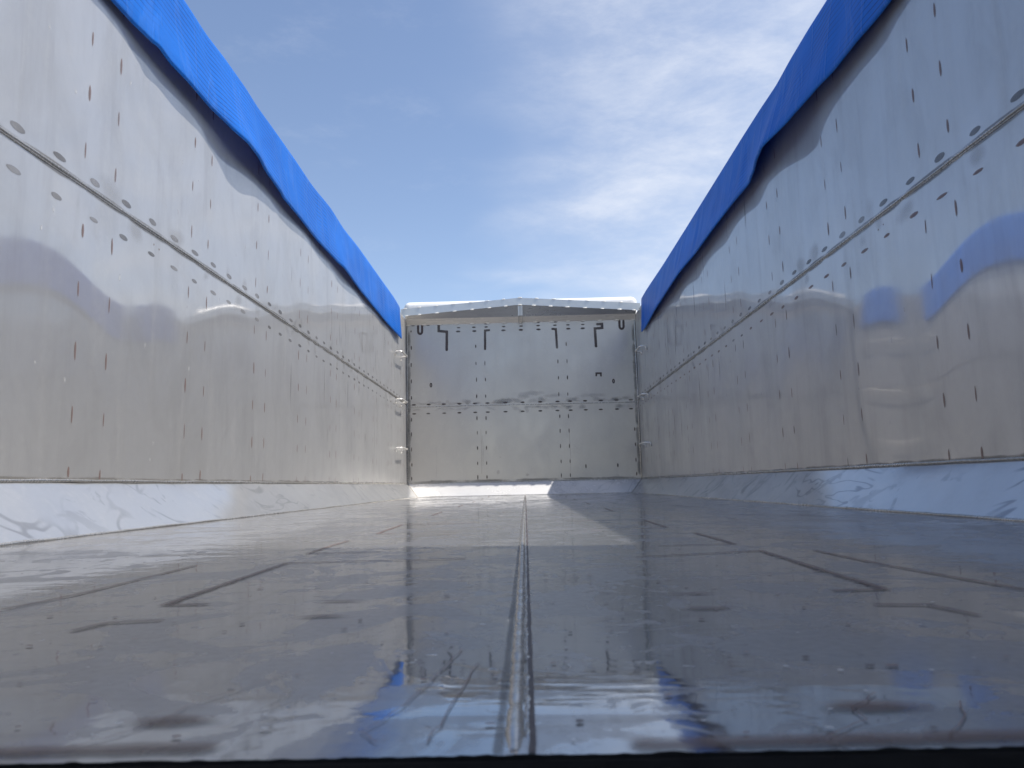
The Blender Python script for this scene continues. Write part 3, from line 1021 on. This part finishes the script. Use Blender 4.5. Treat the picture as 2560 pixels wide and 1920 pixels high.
# the same outlines of the cross members repeat along the floor
k = 1
yk = 1.645
while yk < YF - 0.6:
    for sx in (-1, 1):
        floor_stroke([(sx * 0.277, yk), (sx * 0.316, yk), (sx * 0.322, yk + 0.36), (sx * 0.12, yk + 0.37)], 0.007)
        floor_mark(sx * 0.155, yk - 0.075, 0.026, 0.007)
        floor_mark(sx * 0.155, yk, 0.026, 0.006)
    yk += 0.97
floor_stroke([(-0.30, 0.300), (-0.117, 0.303)], 0.009)
floor_stroke([(0.055, 0.298), (0.30, 0.303)], 0.010)
# small dents, spatter and dirt
for _ in range(150):
    yy = 0.33 + 3.2 * rnd.random() ** 1.7
    xx = rnd.uniform(-0.9, 0.9)
    a = rnd.uniform(0.0006, 0.0022) * (1 + .8 * yy)
    floor_mark(xx, yy, a, a * rnd.uniform(.5, 1.6), rnd.choice(('mark', 'smudge', 'mark')), rnd.uniform(0, 3))
for _ in range(120):
    yy = 1.2 + 5.6 * rnd.random()
    floor_mark(rnd.uniform(-1, 1), yy, rnd.uniform(.01, .06), rnd.uniform(.02, .16), 'smudge', rnd.uniform(-.5, .5))
for _ in range(170):
    yy = 0.30 + 0.6 * rnd.random() ** 1.5
    a = rnd.uniform(0.0004, 0.0014) * (1 + yy)
    floor_mark(rnd.uniform(-0.35, 0.35), yy, a * rnd.uniform(1, 2.5), a * rnd.uniform(.6, 2), rnd.choice(('dark', 'mark', 'smudge', 'nick')), rnd.uniform(-.6, .6))
# scrape lines
for _ in range(14):
    xx, yy = rnd.uniform(-.5, .6), 0.31 + 1.1 * rnd.random() ** 1.2
    an = rnd.uniform(-.6, .6)
    pts = [(xx, yy)]
    for _k in range(rnd.randint(3, 7)):
        an += rnd.uniform(-.55, .55)
        st = rnd.uniform(.008, .022)
        pts.append((pts[-1][0] + math.sin(an) * st, pts[-1][1] + math.cos(an) * st))
    ribbon(fb, pts, rnd.uniform(.0004, .0008), 'smudge', FLP)
for pts in ([(-0.050, .305), (-0.058, .318), (-0.052, .332), (-0.044, .37), (-0.036, .42), (-0.030, .47)],
            [(-0.030, .305), (-0.026, .33), (-0.024, .37), (-0.018, .43)],
            [(-0.172, .303), (-0.16, .318), (-0.150, .335), (-0.148, .36), (-0.12, .42)],
            [(0.125, .303), (0.148, .322), (0.150, .338), (0.17, .36)],
            [(0.17, .30), (0.19, .325), (0.2, .345)]):
    Q = []
    for a, c in zip(pts[:-1], pts[1:]):
        for k in range(4):
            t = k / 4
            Q.append((a[0] + (c[0] - a[0]) * t + rnd.uniform(-.0009, .0009), a[1] + (c[1] - a[1]) * t))
    ribbon(fb, Q + [pts[-1]], 0.00045, 'mark', FLP)
ribbon(fb, [(0.0115 + 0.0009 * mnoise.noise(Vector((y * 40, 1, 1))), y) for y in lin(.292, 6, 400)], 0.0017, 'dark', FLP)
ribbon(fb, [(-0.0015 + 0.0009 * mnoise.noise(Vector((y * 44, 5, 1))), y) for y in lin(.292, 6, 400)], 0.0028, 'band', FLP)
floor_o = fb.build('floor', trailer)
b = MB()
sx0 = [(0.004 + 0.0006 * math.sin(y * 3) + 0.0007 * mnoise.noise(Vector((y * 22, 0, 5))), y, -0.0004 - 0.003 * max(0, (0.312 - y) / 0.02) + 0.0006 * mnoise.noise(Vector((y * 31, 4, 0)))) for y in lin(0.292, YF - WC, 420)]
ty = lambda p: 1 + 0.30 * mnoise.noise(p * 55) + 0.28 * mnoise.noise(p * 170 + Vector((3, 1, 2))) + 0.06 * math.sin(p.y * 900)
P_ = []
for a_, c_ in zip(sx0[:-1], sx0[1:]):
    for k in range(3 if a_[1] < 2 else 1):
        P_.append(Vector(a_).lerp(Vector(c_), k / 3))
b.tube(P_, lambda k, p: 0.0036 * ty(p), M_BEAD, 10)
b.tube([p + Vector((0.0058, 0, -0.0009)) for p in P_], lambda k, p: 0.0022 * ty(p * 1.3), M_BEAD, 8)
b.build('weld_seam', floor_o)

# ------------------------------------------------------------------ rear sill, posts, rails
b = MB()
prof = [(0.284, -0.10), (0.2865, -0.004), (0.284, 0.0005), (0.278, 0.002), (0.262, 0.003), (0.225, 0.002), (0.21, -0.02), (0.21, -0.10)]
b.prism(prof, 0, -1.20, 1.20, M_RUBBER)
for x0_, x1_, sd in ((-1.04, -0.3, 1), (-0.3, 0.0, 2), (0.0, 0.3, 3), (0.3, 1.04, 4)):
    q = [Vector((x, 0.2868 + 0.0006 * mnoise.noise(Vector((x * 60, sd, 0))), -0.0014 + 0.0005 * mnoise.noise(Vector((x * 90, 0, sd))))) for x in lin(x0_, x1_, int((x1_ - x0_) / 0.0025))]
    b.tube(q, lambda k, p: 0.0026 * (1 + 0.30 * mnoise.noise(p * 190)), M_RUBBER, 8)
b.build('rear_seal', trailer)
for s in (-1, 1):
    b = MB()
    x0, x1 = sorted((s * 1.13, s * 1.255))
    b.box((x0, -0.02, -0.12), (x1, 0.08, 1.84), M_WALL)
    b.build('rear_post', trailer)
    b = MB()
    x0, x1 = sorted((s * (HW + 0.006), s * 1.252))
    xa, xb = x0 + (.03 if s > 0 else 0), x1 - (.03 if s < 0 else 0)
    if s < 0:
        b.box((xa, 0.085, 1.646), (xb, YF + 0.08, 1.825), M_BEAM)
    else:  # rail notched above the added slit so the sun gets through
        b.box((xa, 0.085, 1.646), (xb, 0.42, 1.825), M_BEAM)
        b.box((xa, 0.42, 1.76), (xb, 0.472, 1.825), M_BEAM)
        b.box((xa, 0.472, 1.646), (xb, YF + 0.08, 1.825), M_BEAM)
    b.box((x0 + .032, 0.09, 1.826), (x1 - .032, 0.70, 1.863), M_BEAM)  # unseen raised piece, added to block sun between rail and rear panel
    b.build('top_rail', WALLS[s])
b = MB()
b.prism([(-1.25, 0.1), (1.25, 0.1), (1.25, 1.09), (-1.25, 1.45)], 2, 1.865, 1.89, M_BEAM)  # unseen panel, added to keep the sun off the rear of the floor
b.build('rear_shade_panel', trailer)
b = MB()
for x in (-0.5, 0.5):
    b.box((x - .06, 0.1, -0.35), (x + .06, YF - .2, -0.07), M_DARKSTEEL)
    for y in (0.9, 2.3, 6.0):
        b.box((x - .1, y - .1, GZ), (x + .1, y + .1, -0.35), M_DARKSTEEL)
for y in lin(0.6, 6.8, 6):
    b.box((-1.1, y - .04, -0.16), (1.1, y + .04, -0.065), M_DARKSTEEL)
b.build('chassis_frame', trailer)

# ------------------------------------------------------------------ steps in the front corners


def step_mesh(side, y1, y2, parent):
    p = 0.064
    x0 = side * (HW - 0.004)
    xi = side * (HW - p)
    r = 0.02

    def arc(c, a, b2, n=5):
        return [c + a * math.cos(t) + b2 * math.sin(t) for t in lin(math.pi / 2, 0, n)]
    P = [Vector((x0, y1, -0.036)), Vector((x0 - side * 0.003, y1, -0.010))]
    P.append(Vector((x0 - side * 0.012, y1, 0.0)))
    P += [Vector((xi + side * r, y1, 0)), Vector((xi + side * r * .3, y1 + r * .3, 0)), Vector((xi, y1 + r, 0))]
    P += [Vector((xi, y2 - r, 0)), Vector((xi + side * r * .3, y2 - r * .3, 0)), Vector((xi + side * r, y2, 0))]
    P += [Vector((x0 - side * 0.012, y2, 0)), Vector((x0 - side * 0.003, y2, -0.010)), Vector((x0, y2, -0.036))]
    t = MB()
    t.tube(P, 0.0088, M_ROD, 10)
    return t.build('step', parent)


for s, y1, y2 in ((-1, 6.79, 7.10), (1, 6.84, 7.12)):
    o0 = step_mesh(s, y1, y2, WALLS[s])
    for k, z in enumerate((1.36, 0.91, 0.46)):
        o = o0 if k == 0 else o0.copy()
        if k:
            COL.objects.link(o)
        o.location = (0, 0, z)

# ------------------------------------------------------------------ tarpaulins
LT = [(-1.144, 0.2), (-1.142, 1.2), (-1.144, 1.961), (-1.14, 2.06), (-1.131, 2.149), (-1.121, 2.19), (-1.127, 2.278), (-1.12, 2.41), (-1.119, 2.571), (-1.106, 2.721), (-1.086, 2.871), (-1.088, 2.979), (-1.11, 3.175), (-1.120, 3.38), (-1.131, 3.46), (-1.132, 3.68), (-1.142, 4.077), (-1.131, 4.524), (-1.12, 4.63), (-1.139, 5.231), (-1.145, 5.833), (-1.148, 6.18), (-1.140, 6.90)]
LTT = [(0.2, 1.855), (2.446, 1.862), (2.624, 1.852), (2.807, 1.86), (3.015, 1.86), (3.179, 1.85), (3.386, 1.852), (3.684, 1.851), (4.035, 1.842), (4.452, 1.862), (4.799, 1.848), (5.261, 1.864), (5.974, 1.865), (6.692, 1.868), (7.117, 1.850)]
RT = [(1.14, 0.6), (1.13, 1.4), (1.134, 2.074), (1.133, 2.154), (1.123, 2.291), (1.12, 2.433), (1.103, 2.592), (1.087, 2.802), (1.055, 3.054), (1.066, 3.14), (1.1, 3.337), (1.116, 3.44), (1.106, 3.735), (1.102, 4.045), (1.104, 4.517), (1.09, 4.968), (1.108, 5.871), (1.145, 6.80)]
RTT = [(0.6, 1.86), (2.569, 1.867), (2.731, 1.869), (2.915, 1.865), (3.124, 1.852), (3.386, 1.859), (3.662, 1.861), (4.023, 1.86), (4.457, 1.859), (4.991, 1.857), (5.817, 1.858), (6.732, 1.872), (7.186, 1.862)]


def interp(tab, y):
    if y <= tab[0][0]:
        return tab[0][1]
    for (a, va), (c, vc) in zip(tab[:-1], tab[1:]):
        if y <= c:
            t = (y - a) / (c - a)
            t = t * t * (3 - 2 * t) * .5 + t * .5
            return va + (vc - va) * t
    return tab[-1][1]


def make_tarp(side, lowtab, toptab, y0, y1, label):
    low = [(y, abs(x) * 1.004) for x, y in lowtab]
    mb = MB()
    ZB = 1.527
    ws = list(range(22))

    def prof(y):
        zt = interp(toptab, y)
        xl = interp(low, y)
        f = mnoise.noise(Vector((side * 5, y * 3.1, 0)))
        f2 = mnoise.noise(Vector((side * 9, y * 7.0, 3)))
        P = [(1.292 + .012 * f, 1.36 + .01 * f2), (1.285 + .010 * f, 1.50), (1.278, 1.66), (1.27, 1.77), (1.262, zt - 0.035), (1.240, zt - 0.008),
             (1.215, zt), (1.190, zt - 0.001), (1.174, zt - 0.010), (1.165, zt - 0.026)]
        # inner flap from the rail to the hem
        xa, za = 1.162, zt - 0.045
        for k in range(8):
            t = k / 7
            z = za + (ZB - za) * t
            x = xa + (xl - xa) * (t ** 1.25)
            x += (0.004 * f2 + 0.0035 * math.sin(y * 23 + 5 * f + z * 6)) * math.sin(math.pi * min(1, t * .9 + .1)) * (.4 + .6 * t)
            P.append((min(x, 1.168), z))
        # hem: the edge is turned under
        P += [(xl + 0.001, ZB - 0.008), (xl + 0.006, ZB - 0.012), (xl + 0.011, ZB - 0.006), (xl + 0.012, ZB + 0.022)]
        return P
    cache = {}

    def fn(y, w):
        if y not in cache:
            cache[y] = prof(y)
        p = cache[y][w]
        yy = y
        return (side * min(p[0], 1.30), yy, p[1])
    ys_ = lin(y0, y1, int((y1 - y0) / 0.022))
    vs_ = []
    mb.grid(fn, ys_, ws, M_TARP, flip=side < 0, uvfn=lambda a, c: (a, c / 21.0))
    c = (side * 1.2, (y0 + y1) / 2, 1.52)
    o = mb.build('tarpaulin', None, c)
    sm = o.modifiers.new('thickness', 'SOLIDIFY')
    sm.thickness = 0.0016
    sm.offset = 0
    o['label'] = label
    o['category'] = 'tarpaulin'
    o['group'] = 'blue tarpaulin sides'
    return o


make_tarp(-1, LT, LTT, 0.2, 6.98, 'bright sunlit blue tarpaulin folded over the top of the left steel wall')
make_tarp(1, RT, RTT, 0.6, 6.95, 'darker shaded blue tarpaulin with a sharp kink, hanging over the right steel wall')

# ------------------------------------------------------------------ truck cab in front of the trailer
cab = empty('truck_cab', 'white truck cab whose rounded roof shows above the front gable', 'truck', (0, 9.0, GZ))


def rbox(name, lo, hi, rad, mat, parent):
    import bmesh
    me = bpy.data.meshes.new(name)
    bm = bmesh.new()
    bmesh.ops.create_cube(bm, size=1)
    L, H = Vector(lo), Vector(hi)
    for v in bm.verts:
        v.co = Vector(((L.x + H.x) / 2 + v.co.x * (H.x - L.x), (L.y + H.y) / 2 + v.co.y * (H.y - L.y), (L.z + H.z) / 2 + v.co.z * (H.z - L.z)))
    bmesh.ops.bevel(bm, geom=list(bm.edges), offset=rad, segments=5, affect='EDGES', profile=.5)
    for f in bm.faces:
        f.smooth = True
    off = parent.location if parent else Vector((0, 0, 0))
    for v in bm.verts:
        v.co -= off
    bm.to_mesh(me)
    bm.free()
    me.materials.append(mat)
    o = bpy.data.objects.new(name, me)
    COL.objects.link(o)
    o.parent = parent
    return o


rf = rbox('roof_fairing', (-1.285, YF + 0.45, 1.25), (1.285, YF + 1.9, 2.128), 0.065, M_WHITE, cab)
rbox('cab_body', (-1.24, YF + 0.5, -0.55), (1.24, YF + 2.4, 1.27), 0.09, M_WHITE, cab)
rbox('windscreen', (-1.1, YF + 2.36, 0.25), (1.1, YF + 2.43, 1.05), 0.03, M_GLASS, cab)
rbox('bumper', (-1.22, YF + 1.6, GZ + 0.3), (1.22, YF + 2.45, -0.56), 0.08, M_WHITE, cab)
for sx in (-1, 1):
    t = MB()
    t.tube([(sx * 0.85, 0, 0), (sx * 1.2, 0, 0)], 0.5, M_RUBBER, 28)
    w = t.build('wheel', cab)
    w.location = (0, YF + 1.35 - 9.0, 0.5)
